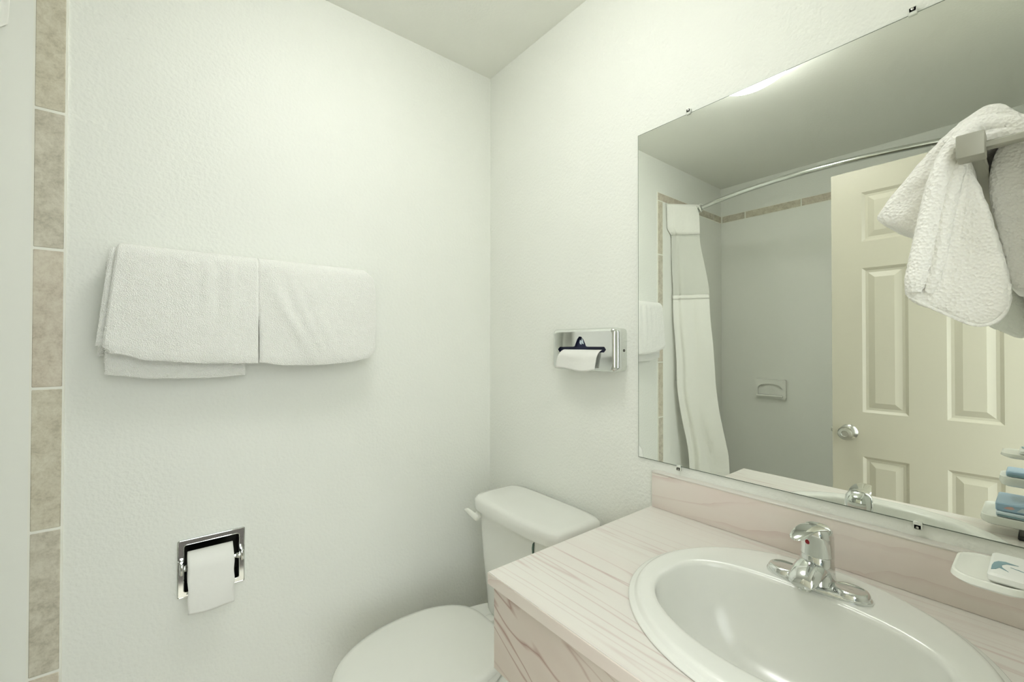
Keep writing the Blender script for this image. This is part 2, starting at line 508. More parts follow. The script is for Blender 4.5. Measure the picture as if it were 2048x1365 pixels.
def sheet(z0, z1, nz, nu=90, off=0.0, u0=0, u1=1, thick=.0018):
    V = []; F = []
    for i in range(nz + 1):
        for j in range(nu + 1):
            p = cpt(lerp(u0, u1, j / nu), lerp(z0, z1, i / nz)); V.append((p[0] + off, p[1], p[2]))
    for i in range(nz):
        for j in range(nu):
            a = i * (nu + 1) + j; F.append((a, a + 1, a + nu + 2, a + nu + 1))
    return mesh(V, F)
def add_solid(o, t):
    md = o.modifiers.new('thickness', 'SOLIDIFY'); md.thickness = t; md.offset = 0
o = part('header', sheet(1.945, 2.125, 10, off=.002), FABRIC, curtain, angle=80); add_solid(o, .003)
o = part('sheer_window', sheet(1.575, 1.95, 16), SHEER, curtain, angle=80); add_solid(o, .001)
o = part('lower_panel', sheet(.43, 1.585, 44, off=.001), FABRIC, curtain, angle=80); add_solid(o, .002)
o = part('hem_band', sheet(1.560, 1.585, 2, off=.004), FABRIC, curtain, angle=80); add_solid(o, .003)
for k in range(6):
    y = -.03 - k * .021
    part('ring', tube_me([(rod_x(y) + .021 * math.cos(a), y + .004 * math.sin(a * 2), 2.10 + .021 * math.sin(a)) for a in [2 * PI * q / 24 for q in range(25)]], .0035, 8, False), WHITEP, curtain)

# ================================================================ wall soap dish (reflected)
dish = empty('wall_soap_dish', (WX, -.313, 1.015), 'cream ceramic soap dish set in the tub wall', 'soap dish')
sy, sz = -.313, 1.015
arch = [(sy - .070, sz - .038), (sy + .070, sz - .038), (sy + .070, sz + .002)] + [(sy + .070 * math.cos(R(a)), sz + .002 + .030 * math.sin(R(a))) for a in range(15, 180, 15)] + [(sy - .070, sz + .002)]
part('face_plate', plate_me(rrect(sy, sz, .090, .060, .008, 3), [arch], lambda u, v, t: (t, u, v), WX + .004, WX + .024), SURR, dish)
part('recess', box_me(WX + .004, WX + .008, sy - .078, sy + .078, sz - .046, sz + .046), SURR, dish, smooth=False)
part('lip', box_me(WX + .012, WX + .036, sy - .076, sy + .076, sz - .050, sz - .038, .004, 3), SURR, dish)

# ================================================================ towel bar and towels on the back wall
tb = empty('towel_bar', (-.82, 0, 1.495), 'chrome towel bar hidden under the two folded bath towels', 'towel bar')
part('bar', tube_me([(-1.09, -.062, 1.492), (-.55, -.062, 1.492)], .009, 16), CHROME2, tb)
for x in (-1.09, -.55):
    part('bracket', boxes_me([(x - .012, x + .012, -.074, -.0005, 1.480, 1.504), (x - .022, x + .022, -.008, -.0005, 1.470, 1.514)], .003, 1), CHROME2, tb)

def towel_me(xl, xr, zb_front, zb_back, ybase, t, folds, nx=72, ctr=(-.062, 1.492), r=.024, amp=1.0, seed=0.0):
    """thick folded towel draped over a bar; xl, xr, zb_* are functions."""
    rings = []
    for i in range(nx + 1):
        u = i / nx
        e = min(u, 1 - u); rnd = 1 - max(0, 1 - e / .012) ** 2
        path = []
        zf = zb_front(u); zk = zb_back(u)
        NF = 22
        for k in range(NF + 1):
            q = k / NF; z = lerp(zf, ctr[1], q)
            y = lerp(ybase, ctr[0] - r, q ** 1.5)
            path.append([y + folds(u, z) * amp, z])
        for k in range(1, 12):
            a = PI - PI * k / 12
            path.append([ctr[0] + r * math.cos(a), ctr[1] + r * math.sin(a)])
        for k in range(0, 11):
            q = k / 10
            path.append([lerp(ctr[0] + r, -.022, q), lerp(ctr[1], zk, q)])
        n = len(path); L = []; Rr = []
        for k in range(n):
            a = path[max(k - 1, 0)]; c = path[min(k + 1, n - 1)]
            dx, dz = c[0] - a[0], c[1] - a[1]; l = math.hypot(dx, dz) or 1
            h = t / 2 * (.55 + .45 * rnd)
            if k == 0 or k == n - 1: h *= .55
            L.append((path[k][0] - dz / l * h, path[k][1] + dx / l * h)); Rr.append((path[k][0] + dz / l * h, path[k][1] - dx / l * h))
        ring = []
        for (y, z) in L + Rr[::-1]:
            x = lerp(xl(z), xr(z), u)
            nz = noise.noise(Vector((x * 55 + seed, z * 55, y * 40))) * .0012 + noise.noise(Vector((x * 14 + seed, z * 14, 3))) * .0018
            ring.append((x, min(y + nz, -.006), z + nz * .8))
        rings.append(ring)
    return loft(rings)

def smooth(a, b, x):
    t = max(0, min(1, (x - a) / (b - a))); return t * t * (3 - 2 * t)
# left towel
tl = empty('bath_towel', (-.97, -.06, 1.23), 'white folded bath towel on the left half of the bar', 'towel', 'bath towels on the bar')
def folds_l(u, z):
    h = (z - 1.24) / .27
    f = 0
    for c, w_, a in ((.60, .035, .004), (.68, .03, -.003), (.78, .03, .004), (.47, .05, .002)):
        f -= a * math.exp(-((u - c - .02 * (1 - h)) / w_) ** 2) * smooth(.05, .9, h)
    f -= .004 * math.sin(PI * min(1, max(0, h))) * math.sin(PI * u)
    return f
part('outer_fold', towel_me(lambda z: lerp(-1.130, -1.107, (z - 1.28) / .24), lambda z: -.8275, lambda u: interp(u, [(0, 1.283), (.06, 1.268), (.3, 1.250), (.65, 1.241), (1, 1.240)]),
     lambda u: 1.245, -.090, .016, folds_l), TERRY, tl)
part('inner_fold', towel_me(lambda z: lerp(-1.143, -1.119, (z - 1.28) / .24), lambda z: -.840, lambda u: interp(u, [(0, 1.285), (.3, 1.264), (1, 1.262)]),
     lambda u: 1.262, -.074, .012, lambda u, z: 0, ctr=(-.062, 1.492), r=.0155, seed=5), TERRY, tl)
part('hem', towel_me(lambda z: -1.128, lambda z: -.853, lambda u: interp(u, [(0, 1.219), (.35, 1.205), (.7, 1.203), (1, 1.207)]),
     lambda u: 1.30, -.058, .006, lambda u, z: 0, ctr=(-.058, 1.470), r=.008, seed=9), TERRY, tl)
# right towel
trw = empty('bath_towel', (-.67, -.06, 1.23), 'white folded bath towel on the bar end nearest the room corner', 'towel', 'bath towels on the bar')
def folds_r(u, z):
    h = (z - 1.23) / .29; f = 0
    for k, a, w_ in ((0, .006, .05), (.16, .005, .045), (.30, .003, .05)):
        c = .05 + k + (1 - h) ** 1.4 * (.42 - k * .4)
        f -= a * math.exp(-((u - c) / w_) ** 2) * smooth(0.0, .35, h + .1) * smooth(1.02, .6, h)
    f -= .005 * math.sin(PI * min(1, max(0, h))) * math.sin(PI * u)
    return f
part('outer_fold', towel_me(lambda z: lerp(-.8245, -.8290, smooth(1.30, 1.42, z)), lambda z: interp(z, [(1.23, -.512), (1.30, -.508), (1.44, -.507), (1.49, -.513), (1.52, -.534)]),
     lambda u: interp(u, [(0, 1.240), (.2, 1.232), (.45, 1.230), (.75, 1.236), (.93, 1.246), (1, 1.270)]), lambda u: 1.25, -.090, .016, folds_r, seed=11), TERRY, trw)
part('inner_fold', towel_me(lambda z: -.815, lambda z: interp(z, [(1.23, -.520), (1.44, -.516), (1.52, -.54)]), lambda u: interp(u, [(0, 1.258), (1, 1.268)]),
     lambda u: 1.262, -.074, .012, lambda u, z: 0, r=.0155, seed=15), TERRY, trw)

# ================================================================ recessed toilet paper holder and roll
ph = empty('paper_holder', (-.9185, 0, .706), 'chrome recessed toilet paper holder in the wall below the towels', 'paper holder')
px0, px1, pz0, pz1 = -.9925, -.8445, .6315, .7805
ocx, ocz, oh = (px0 + px1) / 2, (pz0 + pz1) / 2, (px1 - px0) / 2
hole = rrect(ocx, ocz, oh - .013, oh - .013, .006, 3)
part('frame', plate_me(rrect(ocx, ocz, oh, oh + .0005, .004, 3), [hole], lambda u, v, t: (u, t, v), -.0055, -.0005), CHROME, ph)
part('frame_bead', tube_me([(u, -.0055, v) for u, v in hole] + [(hole[0][0], -.0055, hole[0][1])], .0010, 8, False), CHROME, ph)
part('frame_rim', tube_me([(u, -.0045, v) for u, v in rrect(ocx, ocz, oh - .001, oh - .001, .004, 3)] + [(rrect(ocx, ocz, oh - .001, oh - .001, .004, 3)[0][0], -.0045, rrect(ocx, ocz, oh - .001, oh - .001, .004, 3)[0][1])], .0014, 8, False), CHROME, ph)
iw = .0015
part('recess', boxes_me([(HX0 + .001, HX1 - .001, .068, .071, HZ0 + .001, HZ1 - .001), (HX0 + .001, HX0 + .003, -.0005, .070, HZ0 + .001, HZ1 - .001), (HX1 - .003, HX1 - .001, -.0005, .070, HZ0 + .001, HZ1 - .001),
     (HX0 + .001, HX1 - .001, -.0005, .070, HZ0 + .001, HZ0 + .003), (HX0 + .001, HX1 - .001, -.0005, .070, HZ1 - .003, HZ1 - .001)]), RECESS, ph, smooth=False)
RZ, RY = .713, -.012
for x, s in ((px0 + .0085, 1), (px1 - .0085, -1)):
    part('post', boxes_me([(x - .0045, x + .0045, -.030, -.005, RZ - .014, RZ + .014)], .003, 2), CHROME, ph)
    part('post_knuckle', lathe_me([(.006, 0), (.0085, s * .003), (.0085, s * .008), (.006, s * .012)], (x + s * .002, RY - .008, RZ), 'x', 20), CHROME, ph)
part('roller', tube_me([(px0 + .012, RY - .008, RZ), (px1 - .012, RY - .008, RZ)], .006, 14), CHROME, ph)
roll = empty('toilet_paper', (-.9235, RY, RZ), 'white toilet paper roll with a sheet hanging over the front', 'toilet paper')
rx0, rx1, rr = -.9725, -.8745, .0375
part('roll', lathe_me([(.018, rx0), (rr - .001, rx0), (rr, rx0 + .001), (rr, rx1 - .001), (rr - .001, rx1), (.018, rx1)], (0, RY - .008, RZ), 'x', 48, False, False), PAPER, roll)
part('core', lathe_me([(.018, rx0), (.018, rx1)], (0, RY - .008, RZ), 'x', 32, False, False), PAPER, roll)
# hanging sheet
V = []; F = []; nu, nv = 16, 36
for i in range(nv + 1):
    for j in range(nu + 1):
        u = j / nu; x = lerp(rx0, rx1, u)
        q = i / nv
        if q < .4:
            a = R(125 - (q / .4) * 125); y = RY - .008 - (rr + .0012) * math.cos(a); z = RZ + (rr + .0012) * math.sin(a)
        else:
            s = (q - .4) / .6
            y = RY - .008 - (rr + .0012) - .006 * math.sin(s * 2.2) - .002 * math.sin(u * 7 + s * 5) * s
            z = RZ - s * (.101 + .003 * math.sin(u * 3))
        V.append((x + .0008 * math.sin(i * .6), y, z))
for i in range(nv):
    for j in range(nu):
        a = i * (nu + 1) + j; F.append((a, a + 1, a + nu + 2, a + nu + 1))
o = part('hanging_sheet', mesh(V, F), PAPER, roll, angle=80); add_solid(o, .0012)

# ================================================================ mirror
mir = empty('wall_mirror', (0, -1.06, 1.42), 'large frameless wall mirror above the backsplash', 'mirror')
MY0, MY1, MZ0, MZ1 = -1.435, -.7035, .981, 1.868
part('backing', box_me(-.0042, -.0005, MY0, MY1, MZ0, MZ1), MBACK, mir, smooth=False)
part('mirror_glass', box_me(-.0050, -.0043, MY0 + .0018, MY1 - .0018, MZ0 + .0018, MZ1 - .0018), MIRROR, mir, smooth=False)
for (y, z, s) in ((-.853, MZ1, 1), (-1.266, MZ1, 1), (-.824, MZ0, -1), (-1.267, MZ0, -1)):
    c = part('clip', boxes_me([(-.0085, -.0052, y - .006, y + .006, z - .004 if s > 0 else z - .010, z + .010 if s > 0 else z + .004), (-.0085, -.0005, y - .0055, y + .0055, z + .0008 if s > 0 else z - .0105, z + .0105 if s > 0 else z - .0008)], .0012, 1), ACRYL, mir)
    sc = lathe_me([(.0024, 0), (.0020, -.001), (.0006, -.0014)], (-.0085, y, z + s * .006), 'x', 14)
    part('screw', sc, SATIN, c)

# ================================================================ tissue dispenser
td = empty('tissue_dispenser', (0, -.541, 1.275), 'chrome wall tissue dispenser with a white tissue pulled out', 'tissue dispenser')
ty0, ty1, tz0, tz1 = -.665, -.418, 1.212, 1.338
tcy, tcz, thy, thz = (ty0 + ty1) / 2, (tz0 + tz1) / 2, (ty1 - ty0) / 2, (tz1 - tz0) / 2
def yzr(x, gy, gz, r): return [(x, u, v) for u, v in rrect(tcy, tcz, thy - gy, thz - gz, r, 6)]
part('back_box', loft([yzr(-.0005, .002, .002, .012), yzr(-.024, .002, .002, .012)]), CHROME2, td)
part('seam', loft([yzr(-.0235, .005, .005, .012), yzr(-.0285, .005, .005, .012)]), SEAM, td)
# cover: sides with rounded front edge
def ringc(x, g, r=.014): return yzr(x, g, g, r)
cov = loft([ringc(-.027, .0), ringc(-.044, .0), ringc(-.0505, .0015, .0135), ringc(-.0545, .005, .012), ringc(-.0560, .010, .010)], False, False)
part('cover_side', cov, CHROME, td, angle=60)
slot = [(-.627, 1.2675), (-.634, 1.2755), (-.628, 1.2835), (-.566, 1.2835), (-.560, 1.285), (-.556, 1.294), (-.549, 1.306), (-.541, 1.313), (-.533, 1.314), (-.526, 1.307), (-.519, 1.294), (-.515, 1.285), (-.509, 1.2835), (-.452, 1.2825), (-.444, 1.2750), (-.451, 1.2665), (-.47, 1.2665), (-.60, 1.2670)]
fr = [(u, v) for u, v in rrect(tcy, tcz, thy - .010, thz - .010, .010, 6)]
part('cover_front', plate_me(fr, [slot], lambda u, v, t: (t, u, v), -.0560, -.0545), CHROME, td)
box_in = part('tissue_box', box_me(-.050, -.0240, ty0 + .010, ty1 - .010, tz0 + .010, tz1 - .010), NAVY, td, smooth=False)
for pts in ([(-.546, 1.291), (-.543, 1.303), (-.539, 1.309), (-.5375, 1.300), (-.540, 1.293)], [(-.538, 1.290), (-.536, 1.301), (-.532, 1.304), (-.530, 1.296), (-.532, 1.291)]):
    part('logo_mark', plate_me(pts, [], lambda u, v, t: (t, u, v), -.0512, -.0500), BLUEL, box_in)
part('lock', lathe_me([(.004, 0), (.004, -.001), (.0015, -.0012)], (-.013, ty0 + .002, 1.273), 'y', 16), SEAM, td)
# tissue
V = []; F = []; nu, nv = 26, 18
for i in range(nv + 1):
    s = i / nv
    for j in range(nu + 1):
        u = j / nu
        yl = lerp(-.468, -.440, s ** .9); yr = lerp(-.617, -.600, s)
        y = lerp(yl, yr, u)
        x = -.052 - .012 * math.sin(min(1, s * 1.5) * PI * .6) - .003 * math.sin(u * 6 + s * 3) * s
        z = 1.2745 + .0045 * math.sin(s * PI) - .062 * s ** 1.25 + .005 * s * math.sin(u * 5.5 + 1.0) + .004 * s * u
        V.append((x, y, z))
for i in range(nv):
    for j in range(nu):
        a = i * (nu + 1) + j; F.append((a, a + 1, a + nu + 2, a + nu + 1))
o = part('tissue', mesh(V, F), PAPER, td, angle=80); add_solid(o, .0008)

# ================================================================ toilet
TY = -.392
toilet = empty('toilet', (-.35, TY, 0), 'white toilet with closed lid in the corner', 'toilet')
def sring(cx, cy, hx, hy, z, p=4.0, n=64, bow=0.0):
    r = []
    for k in range(n):
        a = 2 * PI * k / n; c, s = math.cos(a), math.sin(a)
        x = math.copysign(abs(c) ** (2 / p), c) * hx; y = math.copysign(abs(s) ** (2 / p), s) * hy
        if x < 0: x -= bow * (1 - (y / hy) ** 2)
        r.append((cx + x, cy + y, z))
    return r
part('tank', loft([sring(-.108, TY, .075, .152, .395, 6), sring(-.110, TY, .080, .160, .42, 7, bow=.003), sring(-.110, TY, .088, .178, .60, 8, bow=.006), sring(-.110, TY, .092, .190, .742, 9, bow=.008)]), PORC, toilet)
part('tank_lid', loft([sring(-.114, TY, .094, .200, .740, 8, bow=.010), sring(-.114, TY, .102, .208, .745, 7, bow=.012), sring(-.114, TY, .103, .209, .762, 7, bow=.012), sring(-.114, TY, .101, .207, .775, 7, bow=.012),
     sring(-.114, TY, .095, .201, .783, 6, bow=.011), sring(-.114, TY, .080, .185, .786, 5, bow=.009), sring(-.114, TY, .03, .10, .787, 4)]), PORC, toilet, angle=50)
# lever at the left end of the tank front
part('lever_boss', lathe_me([(.012, .004), (.012, -.006), (.009, -.010)], (-.206, TY + .172, .722), 'x', 20), WHITEP, toilet)
arm = [(-.217, TY + .158, .717), (-.221, TY + .172, .722), (-.226, TY + .188, .729), (-.229, TY + .203, .733), (-.230, TY + .214, .733)]
rings = []
cp = catmull(arm, 5)
for k, p in enumerate(cp):
    t = k / (len(cp) - 1); hz = interp(t, [(0, .006), (.15, .0125), (.6, .0105), (1, .004)]); hx = interp(t, [(0, .003), (.2, .006), (1, .003)])
    rings.append([(p.x + hx * math.cos(a), p.y, p.z + hz * math.sin(a)) for a in [2 * PI * q / 18 for q in range(18)]])
part('flush_lever', loft(rings), WHITEP, toilet)
part('emblem', plate_me([(TY - .110, .733), (TY - .1055, .727), (TY - .1030, .715), (TY - .1035, .703), (TY - .107, .697), (TY - .1075, .713), (TY - .1095, .724)], [], lambda u, v, t: (t, u, v), -.2105, -.2050), GREENP, toilet)
# bowl with deck under the tank
def bring(cx, hx, hy, z, back=0.0, n=64):
    r = []
    for k in range(n):
        a = 2 * PI * k / n; c, s = math.cos(a), math.sin(a)
        x = c * hx; y = s * hy
        if c > 0: y = math.copysign(abs(s) ** (1 - .45 * c * back), s) * hy; x = hx * abs(c) ** (1 - .35 * back)
        r.append((cx + x, TY + .030 + y, z))
    return r
part('bowl', loft([bring(-.33, .24, .105, 0, 1), bring(-.33, .235, .10, .03, 1), bring(-.32, .20, .085, .12, 1), bring(-.34, .22, .10, .22, 1), bring(-.36, .27, .145, .32, 1), bring(-.375, .295, .172, .385, 1), bring(-.375, .300, .177, .405, .9), bring(-.375, .297, .174, .414, .9), bring(-.40, .18, .10, .412, .5)]), PORC, toilet, angle=60)
part('deck', loft([sring(-.155, TY, .115, .150, .33, 5), sring(-.155, TY, .120, .158, .385, 5), sring(-.155, TY, .118, .156, .396, 5), sring(-.155, TY, .100, .140, .398, 5)]), PORC, toilet)
def lidring(g, z):
    # elongated lid outline: rounded rear, egg-shaped front
    pts = []
    n = 80; xb = -.248; xf = -.705; hw = .180
    for k in range(n):
        a = 2 * PI * k / n; c, s = math.cos(a), math.sin(a)
        xc = -.455
        if c < 0:
            x = xc + (xf - xc + 0) * abs(c) * 1.0; y = s * hw
            x = xc - (xc - xf - g) * abs(c) ** .97
            y = math.copysign(abs(s) ** .93, s) * (hw - g)
        else:
            x = xc + (xb - xc - g) * abs(c) ** .62; y = math.copysign(abs(s) ** .55, s) * (hw - g)
        pts.append((x, TY + .042 + y * (1 - .20 * max(0, (x - xc) / (xb - xc)) ** 2), z))
    return pts
part('seat', loft([lidring(.006, .416), lidring(.001, .420), lidring(.0, .430), lidring(.004, .437), lidring(.06, .437)]), SEATM, toilet)
part('seat_lid', loft([lidring(.004, .439), lidring(.000, .442), lidring(.000, .452), lidring(.006, .459), lidring(.018, .461), lidring(.07, .4625), lidring(.14, .463)]), SEATM, toilet, angle=50)
for s in (-1, 1):
    h = part('hinge', boxes_me([(-.248, -.212, TY + s * .075 - .018, TY + s * .075 + .018, .398, .440)], .006, 3), SEATM, toilet)
    part('bolt_cap', lathe_me([(.010, 0), (.010, .004), (.005, .009)], (-.200, TY + s * .12, .398), n=18), SEATM, toilet)
part('supply_stop', tube_me([(-.02, TY + .16, .15), (-.06, TY + .16, .15), (-.07, TY + .16, .20), (-.08, TY + .15, .40)], .006, 10), CHROME, toilet)

# ================================================================ vanity: counter, sink, faucet
CZ = .864
van = empty('vanity_counter', (-.27, -1.10, .684), 'pink marbled laminate vanity counter with apron and backsplash', 'counter')
SCX, SCY = -.272, -1.156
hole = [(SCX + .200 * math.cos(2 * PI * k / 64), SCY + .208 * math.sin(2 * PI * k / 64)) for k in range(64)]
top = plate_me([(-.545, YC + .001), (-.0005, YC + .001), (-.0005, -.752), (-.545, -.752)], [hole], lambda u, v, t: (u, v, t), CZ, CZ - .022)
part('countertop', top, LAM_TOP, van, smooth=False)
part('edge_strip', boxes_me([(-.5465, -.543, YC + .001, -.7515, CZ - .0225, CZ - .0015), (-.5465, -.0005, -.7535, -.7505, CZ - .0225, CZ - .0015)], .0008, 1), LAM_SPLASH, van)
part('apron', box_me(-.536, -.518, YC + .001, -.757, .684, CZ - .022, .001, 1), LAM_APRON, van)
part('side_panel', box_me(-.517, -.001, -.772, -.757, .684, CZ - .022, .001, 1), LAM_APRON, van)
part('apron_bead', box_me(-.5375, -.534, YC + .001, -.756, CZ - .0285, CZ - .0245, .001, 1), LAM_PALE, van)
part('backsplash', box_me(-.020, -.0005, YC + .001, -.755, CZ, .955, .002, 2), LAM_SPLASH, van)
part('backsplash_lit_rim', box_me(-.0215, -.0005, YC + .001, -.7545, .9535, .9575, .0012, 1), LAM_PALE, van)  # pale strip added to paint the lit top rim

sink = empty('sink_basin', (SCX, SCY, CZ), 'white oval drop-in sink basin in the pink counter', 'sink')
N = 128
def outer_ring(g, z, ax=.225, ay=.238):
    return [(SCX + (ax - g) * math.cos(2 * PI * k / N), SCY + (ay - g) * math.sin(2 * PI * k / N), z) for k in range(N)]
HX, HY, HAX, HAY = -.308, -1.154, .130, .184
def hole_ring(s, z, dx=0.0, grow=0.0):
    r = []
    for k in range(N):
        a = 2 * PI * k / N; c, si = math.cos(a), math.sin(a)
        p = 1.0 if c < 0 else .80
        x = math.copysign(abs(c) ** (1.0 if c < 0 else .62), c) * (HAX + grow); y = math.copysign(abs(si) ** p, si) * (HAY + grow)
        r.append((HX + dx + x * s, HY + y * s, z))
    return r
rings = [outer_ring(.004, CZ + .0005), outer_ring(-.001, CZ + .0015), outer_ring(-.0005, CZ + .0035), outer_ring(.0015, CZ + .0048), outer_ring(.0075, CZ + .0050), outer_ring(.0095, CZ + .0062), outer_ring(.0120, CZ + .0105), outer_ring(.0155, CZ + .0125), outer_ring(.0200, CZ + .0128)]
# blend outward rim into the basin hole
a_, b_ = outer_ring(.020, 0), hole_ring(1, 0, grow=.010)
for t, z in ((.35, .0122), (.7, .0122), (1.0, .0120)):
    rings.append([(lerp(p[0], q[0], t), lerp(p[1], q[1], t), CZ + z) for p, q in zip(a_, b_)])
rings += [hole_ring(1, CZ + .0110, grow=.004), hole_ring(1, CZ + .008, grow=.0010), hole_ring(1, CZ + .003), hole_ring(.97, CZ - .03), hole_ring(.92, CZ - .06), hole_ring(.82, CZ - .095), hole_ring(.65, CZ - .122), hole_ring(.42, CZ - .137), hole_ring(.2, CZ - .142), hole_ring(.12, CZ - .143)]
part('basin', loft(rings, False, True), PORC, sink, angle=70)
part('drain', lathe_me([(.024, .0), (.024, .003), (.018, .004), (.016, .002), (.004, .002)], (HX, HY, CZ - .1435), n=28), CHROME, sink)

# faucet
FX, FY, FZ = -.143, -1.157, CZ + .0122
fau = empty('faucet', (FX, FY, FZ), 'chrome single-lever faucet on the sink rim', 'faucet')
def oval(cx, cy, hx, hy, z, n=48, p=2.4):
    return [(cx + math.copysign(abs(math.cos(a)) ** (2 / p), math.cos(a)) * hx, cy + math.copysign(abs(math.sin(a)) ** (2 / p), math.sin(a)) * hy, z) for a in [2 * PI * k / n for k in range(n)]]
part('base_plate', loft([oval(FX, FY, .0270, .077, FZ - .0005, p=2.3), oval(FX, FY, .0270, .077, FZ + .003, p=2.3), oval(FX, FY, .0262, .0760, FZ + .006, p=2.3), oval(FX, FY, .0240, .0730, FZ + .008, p=2.3), oval(FX, FY, .006, .04, FZ + .0085, p=2.3)]), CHROME, fau, angle=50)
for s in (-1, 1):
    def wing(hx, hy, z): return oval(FX, FY + s * .048, hx, hy, FZ + z, p=2.2)
    part('wing', loft([wing(.0235, .0265, .0050), wing(.0228, .0258, .0100), wing(.0205, .0235, .0140), wing(.0180, .0210, .0152), wing(.0165, .0195, .0146), wing(.004, .006, .0150)]), CHROME, fau, angle=50)
CX = FX + .008
part('column', loft([oval(CX - .002, FY, .0310, .0300, FZ + .004), oval(CX, FY, .0262, .0255, FZ + .014), oval(CX, FY, .0240, .0240, FZ + .028), oval(CX, FY, .0236, .0236, FZ + .050), oval(CX, FY, .0230, .0230, FZ + .0512)]), CHROME, fau, angle=50)
part('column_joint', loft([oval(CX, FY, .0229, .0229, FZ + .0505), oval(CX, FY, .0229, .0229, FZ + .0525)]), SATIN, fau)
# spout: broad, arched towards the basin
sp = [(.006, .028, .0235, .020), (-.008, .028, .0240, .0185), (-.020, .0265, .0240, .0165), (-.031, .0240, .0232, .0140), (-.041, .0195, .0215, .0115), (-.048, .0150, .0190, .0085), (-.0515, .0120, .0140, .0050)]
rings = []
for dx, z, hy, hz in sp:
    rings.append([(FX + dx, FY + .004 - dx * .06 + hy * math.cos(a), FZ + z + hz * (math.sin(a) if math.sin(a) > 0 else .55 * math.sin(a))) for a in [2 * PI * k / 32 for k in range(32)]])
part('spout', loft(rings), CHROME, fau, angle=60)
part('aerator', lathe_me([(.0105, 0), (.0105, -.009), (.008, -.010)], (FX - .036, FY + .006, FZ + .012), n=24), CHROME2, fau)
# handle: cap and lever sweeping forward
cap_r = [oval(CX, FY, .0236, .0236, FZ + .0525), oval(CX, FY, .0236, .0236, FZ + .070), oval(CX - .001, FY, .0232, .0232, FZ + .084), oval(CX - .003, FY, .0215, .0215, FZ + .094), oval(CX - .006, FY, .0165, .0160, FZ + .1015), oval(CX - .008, FY, .009, .009, FZ + .1045), oval(CX - .009, FY, .003, .003, FZ + .1052)]
hd = part('handle', loft(cap_r), CHROME, fau, angle=60)
lp = [(.020, .088, .0170, .007), (.008, .0985, .0190, .0055), (-.008, .1045, .0190, .0042), (-.026, .1075, .0165, .0034), (-.042, .1080, .0145, .0030), (-.060, .1062, .0130, .0030), (-.074, .1035, .0105, .0028), (-.080, .1022, .0060, .0020)]
rings = []
for dx, z, hy, hz in lp:
    rings.append([(FX + dx, FY - dx * .07 + hy * math.cos(a), FZ + z - .004 + hz * math.sin(a)) for a in [2 * PI * k / 28 for k in range(28)]])
part('lever', loft(rings), CHROME, fau, angle=60)
part('temperature_dot', lathe_me([(.0044, .002), (.0038, -.0012), (.001, -.0018)], (CX - .0222, FY + .0075, FZ + .075), 'x', 18), RED, fau)

# ================================================================ amenity stand with soaps on the counter end
st = empty('amenity_stand', (-.47, -1.40, CZ), 'white tiered amenity stand at the right end of the counter', 'stand')
def tray(x0, x1, ytip, z, th=.010):
    cx, hx = (x0 + x1) / 2, (x1 - x0) / 2
    cy, hy = (ytip - 1.402) / 2, (ytip + 1.402) / 2
    def rr_(g, z_, r): return [(x, y, z_) for x, y in rrect(cx, cy, hx - g, hy - g, max(.004, r - g), 6)]
    return loft([rr_(.010, z - th, .02), rr_(.003, z - th + .003, .02), rr_(0, z - th * .5, .02), rr_(.001, z, .02), rr_(.003, z + .0006, .02), rr_(.006, z - .0006, .02), rr_(.012, z - .001, .02)])
part('tray', tray(-.418, -.338, -1.3460, 1.066, .010), WHITEP, st)
part('tray', tray(-.580, -.497, -1.3360, .986, .022), WHITEP, st)
part('tray', tray(-.580, -.436, -1.3100, .906, .020), WHITEP, st)
part('back_plate', boxes_me([(-.575, -.436, -1.408, -1.402, CZ + .008, .986), (-.436, -.345, -1.408, -1.402, .95, 1.066), (-.50, -.43, -1.408, -1.402, .95, 1.04)]), WHITEP, st, smooth=False)
part('foot', box_me(-.565, -.440, -1.432, -1.366, CZ, CZ + .009, .002, 1), BLACK, st)

def packet(name, label, x0, x1, y0, y1, z, h, m, tilt=0.0):
    e = empty(name, ((x0 + x1) / 2, (y0 + y1) / 2, z), label, 'soap', 'soap packets on the amenity stand')
    cx, cy, hx, hy = (x0 + x1) / 2, (y0 + y1) / 2, (x1 - x0) / 2, (y1 - y0) / 2
    def rr_(g, z_): return [(x, y, z_) for x, y in rrect(cx, cy, hx - g, hy - g, .003, 3)]
    part('wrapper', loft([rr_(.002, z), rr_(0, z + .002), rr_(0, z + h - .002), rr_(.002, z + h)]), m, e)
    return e
p1 = packet('soap_packet', 'white soap packet with teal swoosh on the top tray', -.412, -.346, -1.4005, -1.3715, 1.0662, .0085, WRAP)
zt_ = 1.0748
sw = [(-.402, -1.3735), (-.398, -1.3765), (-.392, -1.3785), (-.398, -1.3845), (-.3895, -1.3800), (-.383, -1.3795), (-.377, -1.3825), (-.3745, -1.3900), (-.3715, -1.3815), (-.374, -1.3770), (-.380, -1.3745), (-.390, -1.3735)]
part('swoosh_print', plate_me(sw, [], lambda u, v, t: (u, v, t), zt_, zt_ + .0003), TEAL, p1, smooth=False)
part('swoosh_print', plate_me([(-.384, -1.385), (-.3875, -1.3915), (-.3895, -1.3955), (-.386, -1.391)], [], lambda u, v, t: (u, v, t), zt_, zt_ + .0003), TEAL, p1, smooth=False)
p2 = packet('soap_packet', 'pale blue soap packet on the middle tray in the mirror', -.572, -.508, -1.400, -1.347, .9862, .012, BLUEP)
part('print_band', box_me(-.5075, -.5068, -1.398, -1.349, .9875, .9915), TEAL, p2, smooth=False)
p3 = packet('soap_packet', 'pale blue lower soap packet on the bottom tray in the mirror', -.570, -.446, -1.400, -1.334, .9062, .011, BLUEL)
part('print_band', box_me(-.4455, -.4448, -1.398, -1.336, .9085, .9115), TEAL, p3, smooth=False)
